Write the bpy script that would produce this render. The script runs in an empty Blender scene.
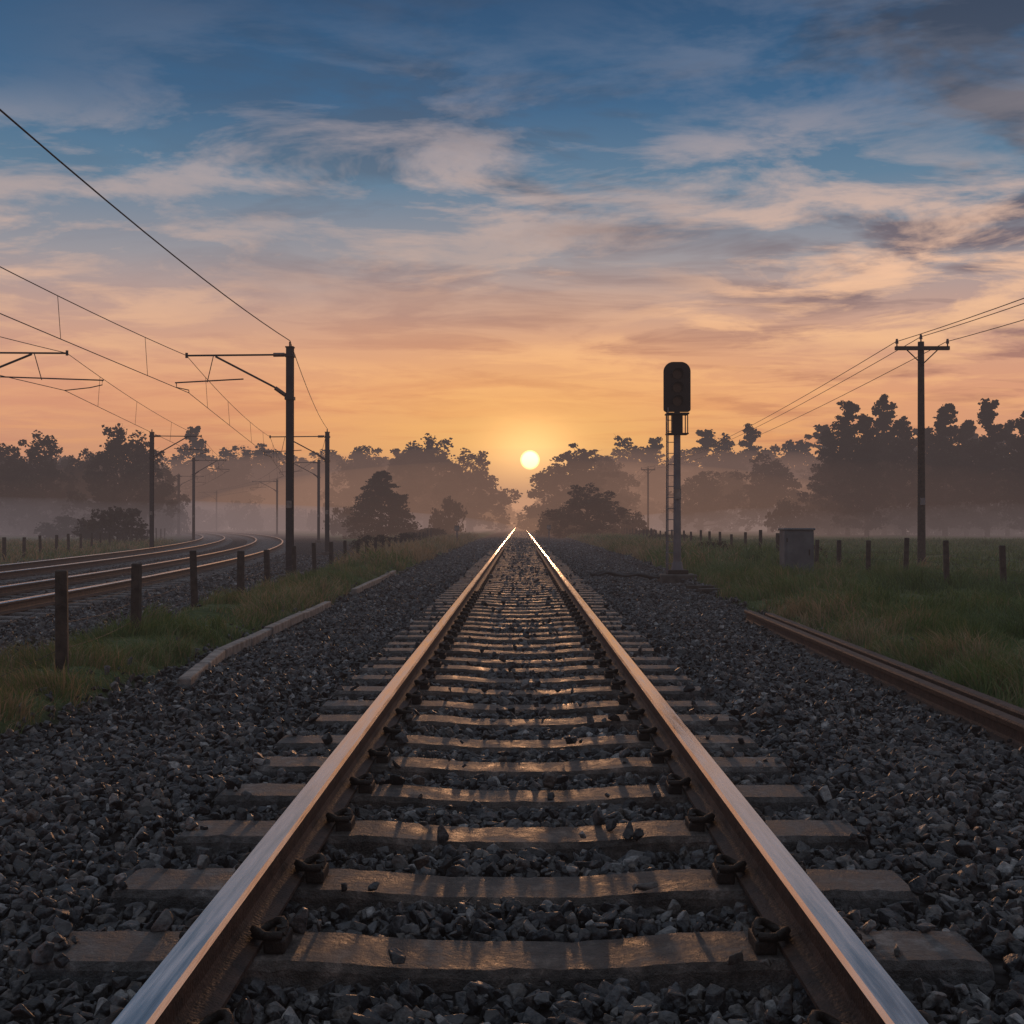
import bpy, bmesh, math, random
import numpy as np
from mathutils import Vector, Matrix
random.seed(7); rng=np.random.default_rng(7)
scene=bpy.context.scene
scene.view_settings.view_transform='Standard'
scene.view_settings.look='None'
scene.view_settings.exposure=0
F=1200.0; CH=1.17; VX=520.0; VY=522.0
def PX(px,d): return (px-VX)/F*d
def lin(r,g,b):
    f=lambda c:(c/255/12.92) if c/255<=.04045 else ((c/255+.055)/1.055)**2.4
    return (f(r),f(g),f(b),1)

# ---------------------------------------------------------------- noise
_tab=rng.random((256,256))
def vnoise(x,y):
    x=np.asarray(x,float); y=np.asarray(y,float)
    xi=np.floor(x).astype(int); yi=np.floor(y).astype(int)
    fx=x-xi; fy=y-yi; fx=fx*fx*(3-2*fx); fy=fy*fy*(3-2*fy)
    a=_tab[xi&255,yi&255]; b=_tab[(xi+1)&255,yi&255]; c=_tab[xi&255,(yi+1)&255]; d=_tab[(xi+1)&255,(yi+1)&255]
    return (a*(1-fx)+b*fx)*(1-fy)+(c*(1-fx)+d*fx)*fy
def fbm(x,y,o=4):
    s=0;a=.5
    for i in range(o):
        s=s+a*vnoise(x*2**i+i*17.3,y*2**i+i*9.1); a*=.5
    return s/(1-.5**o)
def sstep(a,b,x):
    t=np.clip((x-a)/(b-a),0,1); return t*t*(3-2*t)

# ---------------------------------------------------------------- materials
def newmat(name):
    m=bpy.data.materials.new(name); m.use_nodes=True
    nt=m.node_tree; bs=nt.nodes['Principled BSDF']; return m,nt,bs
def ramp(nt,stops,inp=None):
    r=nt.nodes.new('ShaderNodeValToRGB'); e=r.color_ramp.elements
    while len(e)<len(stops): e.new(.5)
    for i,(p,c) in enumerate(stops):
        e[i].position=p; e[i].color=c if len(c)==4 else (*c,1)
    if inp is not None: nt.links.new(inp,r.inputs[0])
    return r
def mat_noise(name,c1,c2,scale=5,rough=.7,metal=0,bump=.2,bscale=None,spec=.5,bdist=.01,stretch=None):
    m,nt,bs=newmat(name)
    tc=nt.nodes.new('ShaderNodeTexCoord'); vec=tc.outputs['Object']
    if stretch:
        mp=nt.nodes.new('ShaderNodeMapping'); mp.inputs['Scale'].default_value=stretch; nt.links.new(vec,mp.inputs[0]); vec=mp.outputs[0]
    n=nt.nodes.new('ShaderNodeTexNoise'); n.inputs['Scale'].default_value=scale; n.inputs['Detail'].default_value=4
    nt.links.new(vec,n.inputs['Vector'])
    r=ramp(nt,[(.3,c1),(.7,c2)],n.outputs[0]); nt.links.new(r.outputs[0],bs.inputs['Base Color'])
    bs.inputs['Roughness'].default_value=rough; bs.inputs['Metallic'].default_value=metal
    if stretch:
        rr=ramp(nt,[(.3,(rough*.7,)*3),(.7,(min(1,rough*1.5),)*3)],n.outputs[0]); nt.links.new(rr.outputs[0],bs.inputs['Roughness'])
    bs.inputs['Specular IOR Level'].default_value=spec
    if bump:
        n2=nt.nodes.new('ShaderNodeTexNoise'); n2.inputs['Scale'].default_value=bscale or scale*6; n2.inputs['Detail'].default_value=2
        nt.links.new(vec,n2.inputs['Vector'])
        b=nt.nodes.new('ShaderNodeBump'); b.inputs['Strength'].default_value=bump; b.inputs['Distance'].default_value=bdist
        nt.links.new(n2.outputs[0],b.inputs['Height']); nt.links.new(b.outputs[0],bs.inputs['Normal'])
    return m
def mat_attr(name,stops,rough=.6,spec=.5,bump=0,bscale=60,trans=None):
    m,nt,bs=newmat(name)
    a=nt.nodes.new('ShaderNodeAttribute'); a.attribute_name='rnd'
    r=ramp(nt,stops,a.outputs['Fac'])
    out=r.outputs[0]
    bs.inputs['Roughness'].default_value=rough; bs.inputs['Specular IOR Level'].default_value=spec
    if bump:
        tc=nt.nodes.new('ShaderNodeTexCoord')
        n=nt.nodes.new('ShaderNodeTexNoise'); n.inputs['Scale'].default_value=bscale; n.inputs['Detail'].default_value=2
        nt.links.new(tc.outputs['Object'],n.inputs['Vector'])
        b=nt.nodes.new('ShaderNodeBump'); b.inputs['Strength'].default_value=bump; b.inputs['Distance'].default_value=.012
        nt.links.new(n.outputs[0],b.inputs['Height']); nt.links.new(b.outputs[0],bs.inputs['Normal'])
        mx=nt.nodes.new('ShaderNodeMix'); mx.data_type='RGBA'; mx.blend_type='MULTIPLY'; mx.inputs[0].default_value=.9
        r2=ramp(nt,[(.3,(.5,.5,.5)),(.7,(1.35,1.35,1.35))],n.outputs[0])
        nt.links.new(out,mx.inputs[6]); nt.links.new(r2.outputs[0],mx.inputs[7]); out=mx.outputs[2]
    nt.links.new(out,bs.inputs['Base Color'])
    if trans:
        t=nt.nodes.new('ShaderNodeBsdfTranslucent'); nt.links.new(out,t.inputs[0])
        ms=nt.nodes.new('ShaderNodeMixShader'); ms.inputs[0].default_value=trans
        nt.links.new(bs.outputs[0],ms.inputs[1]); nt.links.new(t.outputs[0],ms.inputs[2])
        nt.links.new(ms.outputs[0],nt.nodes['Material Output'].inputs[0])
    return m
M_STONE=mat_attr('ballast_stone',[(0,(.014,.014,.015)),(.45,(.038,.038,.040)),(.75,(.080,.079,.080)),(.88,(.09,.074,.062)),(.95,(.15,.146,.142)),(1,(.29,.28,.27))],rough=.50,spec=.5,bump=.7,bscale=55)
M_GRASS=mat_attr('grass_blade',[(0,(.045,.090,.022)),(.42,(.095,.165,.042)),(.66,(.16,.20,.065)),(.82,(.25,.20,.10)),(1,(.38,.27,.15))],rough=.5,spec=.4,trans=.4)
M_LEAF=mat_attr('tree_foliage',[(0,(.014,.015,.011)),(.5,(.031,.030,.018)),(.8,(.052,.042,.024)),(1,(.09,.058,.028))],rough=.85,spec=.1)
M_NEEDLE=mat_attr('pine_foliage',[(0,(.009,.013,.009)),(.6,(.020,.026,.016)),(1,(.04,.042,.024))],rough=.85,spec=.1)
M_BARK=mat_noise('bark',(.03,.023,.018,1),(.075,.06,.048,1),3,.9,bump=0)
M_RAILTOP=mat_noise('rail_polished_steel',(.50,.44,.40,1),(.88,.84,.80,1),9,.18,.98,bump=.04,bscale=40,stretch=(7,.3,1))
M_RUST=mat_noise('rail_rust',(.028,.016,.011,1),(.090,.050,.033,1),14,.65,.1,bump=.5)
M_CLIP=mat_noise('dark_clip_iron',(.010,.009,.008,1),(.035,.024,.018,1),30,.65,.3,bump=.4)
M_MAST=mat_noise('mast_galvanised_dark',(.022,.024,.028,1),(.045,.047,.052,1),4,.6,.3,bump=.1)
M_WIRE=mat_noise('wire_dark',(.015,.014,.015,1),(.03,.028,.028,1),4,.6,.3,bump=0)
M_WOOD=mat_noise('weathered_wood',(.025,.022,.019,1),(.070,.060,.050,1),12,.85,bump=.6,bscale=50)
M_SIG=mat_noise('signal_black_paint',(.006,.006,.007,1),(.012,.012,.014,1),8,.6,bump=.05,spec=.3)
M_LENS=mat_noise('signal_lens_glass',(.006,.005,.005,1),(.012,.009,.008,1),8,.3,bump=0,spec=.3)
M_GREY=mat_noise('grey_painted_steel',(.10,.11,.13,1),(.19,.2,.22,1),3,.55,.2,bump=.1)
M_CAB=mat_noise('cabinet_paint',(.05,.068,.082,1),(.12,.145,.165,1),3,.6,bump=.1)
M_CONC=mat_noise('pale_concrete',(.11,.10,.092,1),(.32,.295,.27,1),7,.8,bump=.5,bscale=60)
M_DCONC=mat_noise('stained_concrete',(.04,.037,.034,1),(.10,.09,.08,1),7,.8,bump=.5,bscale=60)
M_PORC=mat_noise('insulator_porcelain',(.08,.05,.04,1),(.14,.09,.07,1),7,.3,bump=0)
M_RUB=mat_noise('cable_rubber',(.012,.012,.013,1),(.03,.03,.03,1),12,.7,bump=.2)
def sleeper_mat():
    m,nt,bs=newmat('sleeper_concrete')
    tc=nt.nodes.new('ShaderNodeTexCoord')
    n=nt.nodes.new('ShaderNodeTexNoise'); n.inputs['Scale'].default_value=5.5; n.inputs['Detail'].default_value=7; n.inputs['Roughness'].default_value=.8
    nt.links.new(tc.outputs['Object'],n.inputs['Vector'])
    r=ramp(nt,[(.37,(.016,.015,.014)),(.46,(.058,.056,.054)),(.55,(.115,.111,.108)),(.65,(.27,.26,.25))],n.outputs[0])
    s=nt.nodes.new('ShaderNodeSeparateXYZ'); nt.links.new(tc.outputs['Object'],s.inputs[0])
    ab=nt.nodes.new('ShaderNodeMath'); ab.operation='ABSOLUTE'; nt.links.new(s.outputs[0],ab.inputs[0])
    br=ramp(nt,[(.34,(.95,.78,.68)),(.54,(1.0,1.0,1.0))])
    dv=nt.nodes.new('ShaderNodeMath'); dv.operation='MULTIPLY'; dv.inputs[1].default_value=.6
    nt.links.new(ab.outputs[0],dv.inputs[0]); nt.links.new(dv.outputs[0],br.inputs[0])
    mx=nt.nodes.new('ShaderNodeMix'); mx.data_type='RGBA'; mx.blend_type='MULTIPLY'; mx.inputs[0].default_value=1
    nt.links.new(r.outputs[0],mx.inputs[6]); nt.links.new(br.outputs[0],mx.inputs[7]); nt.links.new(mx.outputs[2],bs.inputs['Base Color'])
    rr=ramp(nt,[(.38,(.42,)*3),(.62,(.78,)*3)],n.outputs[0]); nt.links.new(rr.outputs[0],bs.inputs['Roughness'])
    bs.inputs['Specular IOR Level'].default_value=.5
    n2=nt.nodes.new('ShaderNodeTexNoise'); n2.inputs['Scale'].default_value=34; n2.inputs['Detail'].default_value=5; n2.inputs['Roughness'].default_value=.75
    nt.links.new(tc.outputs['Object'],n2.inputs['Vector'])
    b=nt.nodes.new('ShaderNodeBump'); b.inputs['Strength'].default_value=1; b.inputs['Distance'].default_value=.022
    nt.links.new(n2.outputs[0],b.inputs['Height']); nt.links.new(b.outputs[0],bs.inputs['Normal'])
    return m
M_SLEEP=sleeper_mat()

# ---------------------------------------------------------------- mesh helpers
def link(o,parent=None):
    scene.collection.objects.link(o)
    if parent: o.parent=parent
    return o
def np_mesh(name,V,T,mat,rnd=None,flat=True):
    me=bpy.data.meshes.new(name)
    V=np.asarray(V,np.float32); T=np.asarray(T,np.int32)
    k=T.shape[1]
    me.vertices.add(len(V)); me.vertices.foreach_set('co',V.ravel())
    me.loops.add(T.size); me.loops.foreach_set('vertex_index',T.ravel())
    me.polygons.add(len(T)); me.polygons.foreach_set('loop_start',np.arange(0,T.size,k,dtype=np.int32))
    me.update(calc_edges=True)
    if flat: me.shade_flat()
    else: me.shade_smooth()
    if rnd is not None:
        a=me.attributes.new('rnd','FLOAT','FACE'); a.data.foreach_set('value',np.asarray(rnd,np.float32))
    me.materials.append(mat)
    return me
def np_obj(name,V,T,mat,rnd=None,parent=None,flat=True):
    return link(bpy.data.objects.new(name,np_mesh(name,V,T,mat,rnd,flat)),parent)
def empty(name,loc=(0,0,0)):
    e=bpy.data.objects.new(name,None); e.location=loc; return link(e)

class MB:
    def __init__(s): s.v=[]; s.f=[]; s.m=[]; s.mats=[]; s.sm=[]
    def mi(s,mat):
        if mat not in s.mats: s.mats.append(mat)
        return s.mats.index(mat)
    def add(s,vs,fs,mat,smooth=False):
        b=len(s.v); s.v+= [tuple(v) for v in vs]; i=s.mi(mat)
        for f in fs: s.f.append(tuple(b+k for k in f)); s.m.append(i); s.sm.append(smooth)
    def box(s,c,d,mat,rot=None,taper=1,bev=0):
        c=Vector(c); x,y,z=[k/2 for k in d]
        if bev>0:
            bm=bmesh.new(); bmesh.ops.create_cube(bm,size=1)
            for v in bm.verts:
                t=taper if v.co.z>0 else 1
                v.co=Vector((v.co.x*d[0]*t,v.co.y*d[1]*t,v.co.z*d[2]))
            bmesh.ops.bevel(bm,geom=list(bm.edges),offset=bev,segments=2,affect='EDGES',profile=.5)
            bm.verts.index_update()
            vs=[v.co.copy() for v in bm.verts]; fs=[[v.index for v in f.verts] for f in bm.faces]; bm.free()
        else:
            vs=[Vector((sx*x*(taper if sz>0 else 1),sy*y*(taper if sz>0 else 1),sz*z)) for sz in(-1,1) for sx,sy in((-1,-1),(1,-1),(1,1),(-1,1))]
            fs=[(3,2,1,0),(4,5,6,7),(0,1,5,4),(1,2,6,5),(2,3,7,6),(3,0,4,7)]
        if rot: vs=[rot@v for v in vs]
        s.add([v+c for v in vs],fs,mat)
    def cyl(s,p1,p2,r1,mat,r2=None,n=8,caps=True):
        r2=r1 if r2 is None else r2
        p1=Vector(p1);p2=Vector(p2); d=(p2-p1).normalized()
        u=d.orthogonal().normalized(); w=d.cross(u)
        vs=[]
        for p,r in((p1,r1),(p2,r2)):
            for i in range(n):
                a=2*math.pi*i/n; vs.append(p+(u*math.cos(a)+w*math.sin(a))*r)
        s.add(vs,[(i,(i+1)%n,n+(i+1)%n,n+i) for i in range(n)],mat,True)
        if caps: s.add(vs,[tuple(range(n-1,-1,-1)),tuple(range(n,2*n))],mat)
    def tube(s,pts,r,mat,n=6):
        pts=[Vector(p) for p in pts]; vs=[];fs=[]
        up=Vector((0,0,1))
        for i,p in enumerate(pts):
            t=(pts[min(i+1,len(pts)-1)]-pts[max(i-1,0)]).normalized()
            u=t.cross(up); u=u.normalized() if u.length>1e-3 else t.orthogonal().normalized(); w=u.cross(t)
            for k in range(n):
                a=2*math.pi*k/n; vs.append(p+(u*math.cos(a)+w*math.sin(a))*r)
        for i in range(len(pts)-1):
            for k in range(n):
                a=i*n+k;b=i*n+(k+1)%n; fs.append((a,b,b+n,a+n))
        s.add(vs,fs,mat,True)
        s.add(vs,[tuple(range(n-1,-1,-1)),tuple(range(len(vs)-n,len(vs)))],mat)
    def sweep(s,prof,pts,matf):
        n=len(prof); vs=[]; pts=[Vector(p) for p in pts]
        for i,p in enumerate(pts):
            t=(pts[min(i+1,len(pts)-1)]-pts[max(i-1,0)]); t.z=0; t.normalize()
            nr=Vector((t.y,-t.x,0))
            for (a,b) in prof: vs.append(p+nr*a+Vector((0,0,b)))
        base=len(s.v); s.v+=[tuple(v) for v in vs]
        for k in range(n):
            i_=s.mi(matf(k))
            for i in range(len(pts)-1):
                s.f.append((base+i*n+k,base+(i+1)*n+k,base+(i+1)*n+(k+1)%n,base+i*n+(k+1)%n)); s.m.append(i_); s.sm.append(False)
        i_=s.mi(matf(0))
        for f in (tuple(range(n)),tuple(range(len(vs)-1,len(vs)-n-1,-1))):
            s.f.append(tuple(base+q for q in f)); s.m.append(i_); s.sm.append(False)
    def mesh(s,name):
        me=bpy.data.meshes.new(name); me.from_pydata(s.v,[],s.f)
        for m in s.mats: me.materials.append(m)
        me.polygons.foreach_set('material_index',s.m); me.polygons.foreach_set('use_smooth',s.sm)
        bm=bmesh.new(); bm.from_mesh(me); bmesh.ops.recalc_face_normals(bm,faces=bm.faces); bm.to_mesh(me); bm.free()
        me.update(); return me
    def obj(s,name,parent=None,loc=None):
        o=bpy.data.objects.new(name,s.mesh(name))
        if loc is not None: o.location=loc
        return link(o,parent)

# ---------------------------------------------------------------- terrain
def t1(y): return -7.3-.0015*np.maximum(y,0)**2
def t2(y): return -10.9-.0015*np.maximum(y,0)**2
def ballast_mask(x,y):
    n=(fbm(x*.9,y*.5)-.5)*.9; n2=(fbm(x*3+40,y*3)-.5)*.5
    e=n*.6+n2
    right=3.05+np.clip((y-12)/14,0,1)*.6
    c=sstep(-2.95-.12,-2.95+.12,x+e*.4)*(1-sstep(right-.12,right+.12,x+e*.4))
    l=(1-sstep(-4.45,-4.1,x+e*.5+.0015*np.maximum(y-10,0)**2))*sstep(-13.6,-13.0,x+e*.6+.0015*np.maximum(y,0)**2)
    return np.clip(np.maximum(c,l),0,1)
def ground_h(x,y):
    m=ballast_mask(x,y)
    ax=np.abs(x)
    rr=sstep(3.2,4.4,x)*(1-sstep(6.5,9,x))*.16*(1-sstep(40,70,y))
    ll=sstep(2.9,3.4,-x)*(1-sstep(3.9,4.6,-x))*.10
    bumps=(fbm(x*1.3,y*1.3)-.5)*.26
    h=-.07+rr+ll+bumps*(1-m)
    h=np.where((ax<3.2),h+.03*(fbm(x*2,y*2)-.5)*2,h)
    h=h-sstep(4.2,5.2,-x)*.06
    h=h+.03*np.exp(-((ax-1.75)/.35)**2)-sstep(2.2,2.9,ax)*m*.05*(ax<3.3)
    return h
def axis(a0,a1,step,outs):
    l=list(np.arange(a0,a1,step)); s=step; p=l[-1]
    while p<outs[1]: s*=1.12; p+=s; l.append(p)
    s=step; p=l[0]; pre=[]
    while p>outs[0]: s*=1.12; p-=s; pre.append(p)
    return np.array(pre[::-1]+l)
xs=axis(-14,9,.09,(-2500,2500)); ys=axis(1.5,36,.13,(-60,4000))
XX,YY=np.meshgrid(xs,ys); HH=ground_h(XX,YY); MM=ballast_mask(XX,YY)
nx,ny=len(xs),len(ys)
idx=np.arange(nx*ny).reshape(ny,nx)
Q=np.stack([idx[:-1,:-1].ravel(),idx[:-1,1:].ravel(),idx[1:,1:].ravel(),idx[1:,:-1].ravel()],1)
def ground_mat():
    m,nt,bs=newmat('ground_surface')
    a=nt.nodes.new('ShaderNodeAttribute'); a.attribute_name='ballast'
    tc=nt.nodes.new('ShaderNodeTexCoord')
    v=nt.nodes.new('ShaderNodeTexVoronoi'); v.inputs['Scale'].default_value=17; nt.links.new(tc.outputs['Object'],v.inputs['Vector'])
    sx=nt.nodes.new('ShaderNodeSeparateColor'); nt.links.new(v.outputs['Color'],sx.inputs[0])
    rb=ramp(nt,[(0,(.012,.012,.013)),(.6,(.036,.034,.034)),(1,(.09,.083,.08))],sx.outputs[0])
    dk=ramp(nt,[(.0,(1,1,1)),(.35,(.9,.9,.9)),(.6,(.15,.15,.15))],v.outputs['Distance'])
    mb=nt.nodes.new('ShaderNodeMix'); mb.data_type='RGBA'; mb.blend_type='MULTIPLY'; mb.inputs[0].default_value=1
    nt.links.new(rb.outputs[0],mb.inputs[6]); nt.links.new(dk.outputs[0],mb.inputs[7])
    n1=nt.nodes.new('ShaderNodeTexNoise'); n1.inputs['Scale'].default_value=.25; n1.inputs['Detail'].default_value=5; n1.inputs['Roughness'].default_value=.65
    nt.links.new(tc.outputs['Object'],n1.inputs['Vector'])
    n2=nt.nodes.new('ShaderNodeTexNoise'); n2.inputs['Scale'].default_value=6; n2.inputs['Detail'].default_value=3
    nt.links.new(tc.outputs['Object'],n2.inputs['Vector'])
    ad=nt.nodes.new('ShaderNodeMath'); ad.operation='MULTIPLY_ADD'; ad.inputs[1].default_value=.35; nt.links.new(n2.outputs[0],ad.inputs[0])
    ml=nt.nodes.new('ShaderNodeMath'); ml.operation='MULTIPLY'; ml.inputs[1].default_value=.65; nt.links.new(n1.outputs[0],ml.inputs[0]); nt.links.new(ml.outputs[0],ad.inputs[2])
    rg=ramp(nt,[(.36,(.038,.060,.022)),(.5,(.072,.100,.035)),(.6,(.12,.125,.055)),(.7,(.16,.13,.07))],ad.outputs[0])
    mg=nt.nodes.new('ShaderNodeMix'); mg.data_type='RGBA'; nt.links.new(a.outputs['Fac'],mg.inputs[0])
    nt.links.new(rg.outputs[0],mg.inputs[6]); nt.links.new(mb.outputs[2],mg.inputs[7])
    nt.links.new(mg.outputs[2],bs.inputs['Base Color'])
    bs.inputs['Roughness'].default_value=.9; bs.inputs['Specular IOR Level'].default_value=.2
    b=nt.nodes.new('ShaderNodeBump'); b.inputs['Strength'].default_value=1; b.inputs['Distance'].default_value=.03; b.invert=True
    nt.links.new(v.outputs['Distance'],b.inputs['Height'])
    nt.links.new(b.outputs[0],bs.inputs['Normal'])
    return m
g=np_obj('ground',np.stack([XX.ravel(),YY.ravel(),HH.ravel()],1),Q,ground_mat(),flat=False)
at=g.data.attributes.new('ballast','FLOAT','POINT'); at.data.foreach_set('value',MM.ravel().astype(np.float32))

# ---------------------------------------------------------------- ballast stones
def stone_variants(n,npts,bev):
    out=[]
    for i in range(n):
        bm=bmesh.new(); fy=random.uniform(.62,.9); fz=random.uniform(.45,.72)
        for k in range(npts):
            v=Vector((random.gauss(0,1),random.gauss(0,1),random.gauss(0,1))).normalized()
            v=Vector([math.copysign(abs(c)**.7,c) for c in v])*random.uniform(.8,1.15)
            bm.verts.new((v.x,v.y*fy,v.z*fz))
        r=bmesh.ops.convex_hull(bm,input=bm.verts)
        bmesh.ops.delete(bm,geom=[v for v in r['geom_interior'] if isinstance(v,bmesh.types.BMVert)],context='VERTS')
        bmesh.ops.dissolve_limit(bm,angle_limit=math.radians(16),verts=bm.verts,edges=bm.edges)
        if bev: bmesh.ops.bevel(bm,geom=list(bm.edges),offset=.06,segments=1,affect='EDGES')
        bmesh.ops.triangulate(bm,faces=bm.faces)
        bm.verts.index_update()
        out.append((np.array([v.co[:] for v in bm.verts]),np.array([[v.index for v in f.verts] for f in bm.faces]))); bm.free()
    return out
def rotmats(n):
    q=rng.normal(size=(n,4)); q/=np.linalg.norm(q,axis=1)[:,None]
    w,x,y,z=q.T
    return np.stack([1-2*(y*y+z*z),2*(x*y-z*w),2*(x*z+y*w),2*(x*y+z*w),1-2*(x*x+z*z),2*(y*z-x*w),2*(x*z-y*w),2*(y*z+x*w),1-2*(x*x+y*y)],1).reshape(n,3,3)
def scatter(name,variants,pos,scale,mat,parent=None,rnd=None):
    n=len(pos); R=rotmats(n); which=rng.integers(0,len(variants),n)
    rn=rng.random(n) if rnd is None else rnd
    Vs=[];Ts=[];Rs=[];b=0
    for k,(v,t) in enumerate(variants):
        s=np.where(which==k)[0]
        if len(s)==0: continue
        W=np.einsum('nij,vj->nvi',R[s],v)*scale[s][:,None,None]+pos[s][:,None,:]
        T=t[None]+ (np.arange(len(s))*len(v))[:,None,None]+b
        Vs.append(W.reshape(-1,3)); Ts.append(T.reshape(-1,3)); Rs.append(np.repeat(rn[s],len(t))); b+=len(s)*len(v)
    return np_obj(name,np.concatenate(Vs),np.concatenate(Ts),mat,np.concatenate(Rs),parent)
SP=.64; S0=3.32; RO=.785
VN=stone_variants(18,15,True); VF=stone_variants(10,10,False)
ballast=empty('ballast')
def ballast_zone(name,vars_,x0,x1,y0,y1,dens,rmin,rmax,center=True,fr=None):
    n=int((x1-x0)*(y1-y0)*dens)
    x=rng.uniform(x0,x1,n); y=rng.uniform(y0,y1,n)
    keep=rng.random(n)<ballast_mask(x,y)**1.5+.02
    if fr: keep&=np.abs(x)<fr*y+1.2
    r=rmin+(rmax-rmin)*rng.random(n)**1.7
    z=ground_h(x,y)+rng.uniform(-.01,.035,n)
    if center:
        ph=((y-S0+SP/2)%SP)-SP/2
        ax=np.abs(x)
        insl=(np.abs(ph)<.155)&(ax<1.33)
        rail=(np.abs(ax-RO)<.10)
        pr=.006+.10*sstep(1.15,1.32,ax)+.05*(np.abs(ph)>.115)
        stray=rng.random(n)<pr
        z=np.where(insl&stray,r*.5-.004,z)
        hum=(fbm(x*1.5+70,y*1.5,2)-.4)*.05
        z=np.where((~insl)&(ax<1.4),np.minimum(z,-.055+hum+.035*rng.random(n)),z)
        keep&=~(insl&~stray); keep&=~(rail&(insl|(z+r*.8>0)))
    x,y,z,r=x[keep],y[keep],z[keep],r[keep]
    return scatter(name,vars_,np.stack([x,y,z],1),r,M_STONE,ballast)
ballast_zone('stones_near',VN,-3.4,3.5,1.6,7.0,1250,.015,.046,fr=.55)
ballast_zone('stones_mid',VF,-3.3,3.7,7.0,18,820,.019,.046)
ballast_zone('stones_far',VF,-3.3,3.9,18,48,260,.030,.056)
ballast_zone('stones_far2',VF,-3.3,3.9,48,90,80,.05,.08)
ballast_zone('stones_left_near',VF,-9,-3.9,8,20,300,.025,.055,center=False)
ballast_zone('stones_left_far',VF,-17,-4.5,20,45,100,.035,.07,center=False)

# ---------------------------------------------------------------- tracks
RP=[(-.075,0),(.075,0),(.075,.012),(.018,.03),(.010,.05),(.010,.105),(.040,.12),(.043,.148),(.034,.160),(-.034,.160),(-.043,.148),(-.040,.12),(-.010,.105),(-.010,.05),(-.018,.03),(-.075,.012)]
def railmat(k): return M_RAILTOP if k in(7,8,9) else M_RUST
def sleeper_mesh(mb,c,ang=0,detail=True,fine=False):
    xsn=[-1.29,-1.26,-.95,-.55,-.25,0,.25,.55,.95,1.26,1.29] if detail else [-1.29,-.8,0,.8,1.29]
    if fine: xsn=[-1.29,-1.275]+[-1.25+i*2.5/58 for i in range(59)]+[1.275,1.29]
    ca,sa=math.cos(ang),math.sin(ang); vs=[];fs=[]; J=.0045 if fine else .003
    for x in xsn:
        dip=.026*math.exp(-(x/.42)**4); e=.014 if abs(x)>1.28 else 0
        zt=-dip-e+random.uniform(-.0015,.0015); wt=.118-.008*math.exp(-(x/.4)**2)-e*.6
        wa=wt+random.uniform(-J,J*.6); wb=wt+random.uniform(-J,J*.6)
        if fine and random.random()<.07: wa-=random.uniform(.006,.02)
        if fine and random.random()<.07: wb-=random.uniform(.006,.02)
        za=zt-.018-random.uniform(0,.006 if fine else 0)
        for (yy,zz) in((-.15,-.16),(-wa-.016,za),(-wa,zt),(wb,zt),(wb+.016,za),(.15,-.16)):
            vs.append((c[0]+x*ca-yy*sa,c[1]+x*sa+yy*ca,c[2]+zz))
    n=6
    for i in range(len(xsn)-1):
        for k in range(n): a=i*n+k;b=i*n+(k+1)%n; fs.append((a,b,b+n,a+n))
    fs.append(tuple(range(n))); fs.append(tuple(range(len(vs)-1,len(vs)-n-1,-1)))
    mb.add(vs,fs,M_SLEEP)
tr=empty('railway_track')
ypts=[-8]+[i*1.0 for i in range(-5,60)]+[60+i*8 for i in range(1,60)]
for nm,sx in(('rail_left',-RO),('rail_right',RO)):
    mb=MB(); mb.sweep(RP,[(sx,y,0.004) for y in ypts],railmat); mb.obj(nm,tr)
mb=MB()
for k in range(-8,560):
    y=S0+SP*k; sleeper_mesh(mb,(random.uniform(-.025,.025),y+random.uniform(-.016,.016),random.uniform(-.007,.004)),random.uniform(-.010,.010),detail=k<60,fine=-4<k<14)
mb.obj('sleepers',tr)
mb=MB()
for k in range(-6,70):
    y=S0+SP*k
    for sx in(-RO,RO):
        for side in(-1,1):
            bx=sx+side*.105
            mb.box((bx+side*.012,y,.015),(.06,.12,.04),M_CLIP,bev=.008 if k<16 else 0)
            mb.cyl((bx+side*.022,y,.03),(bx+side*.022,y,.055),.016,M_CLIP,n=6)
            if k<26:
                pts=[]
                for i in range(13):
                    a=i/12*math.pi*1.6-.4
                    pts.append((bx-side*.022+side*.045*math.cos(a)*.9+side*.01,y+.058*math.sin(a)*1.0,.044+.012*math.sin(a*2)))
                mb.tube(pts,.0125,M_CLIP,n=6)
                mb.tube([(bx+side*.03,y-.05,.044),(bx+side*.0,y-.066,.048),(bx-side*.045,y-.03,.040),(bx-side*.05,y+.03,.038)],.0125,M_CLIP,n=6)
mb.obj('rail_clips',tr)
def curved_track(name,fn,base):
    e=empty(name)
    yy=[-6+i*2 for i in range(0,60)]+[112+i*4 for i in range(1,60)]
    def cp(y,off):
        x=float(fn(y)); dx=float(fn(y+.5)-fn(y-.5)); t=Vector((dx,1,0)).normalized(); return Vector((x,y,base))+Vector((t.y,-t.x,0))*off, t
    for nm,off in(('rail_left',-.75),('rail_right',.75)):
        mb=MB(); mb.sweep(RP,[cp(y,off)[0] for y in yy],railmat); mb.obj(nm,e)
    mb=MB(); y=6
    while y<200:
        p,t=cp(y,0); sleeper_mesh(mb,p,math.atan2(t.y,t.x)-math.pi/2,detail=False); y+=.64*t.y
    mb.obj('sleepers',e)
curved_track('railway_track',t1,-.06); curved_track('railway_track',t2,-.06)

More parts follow.
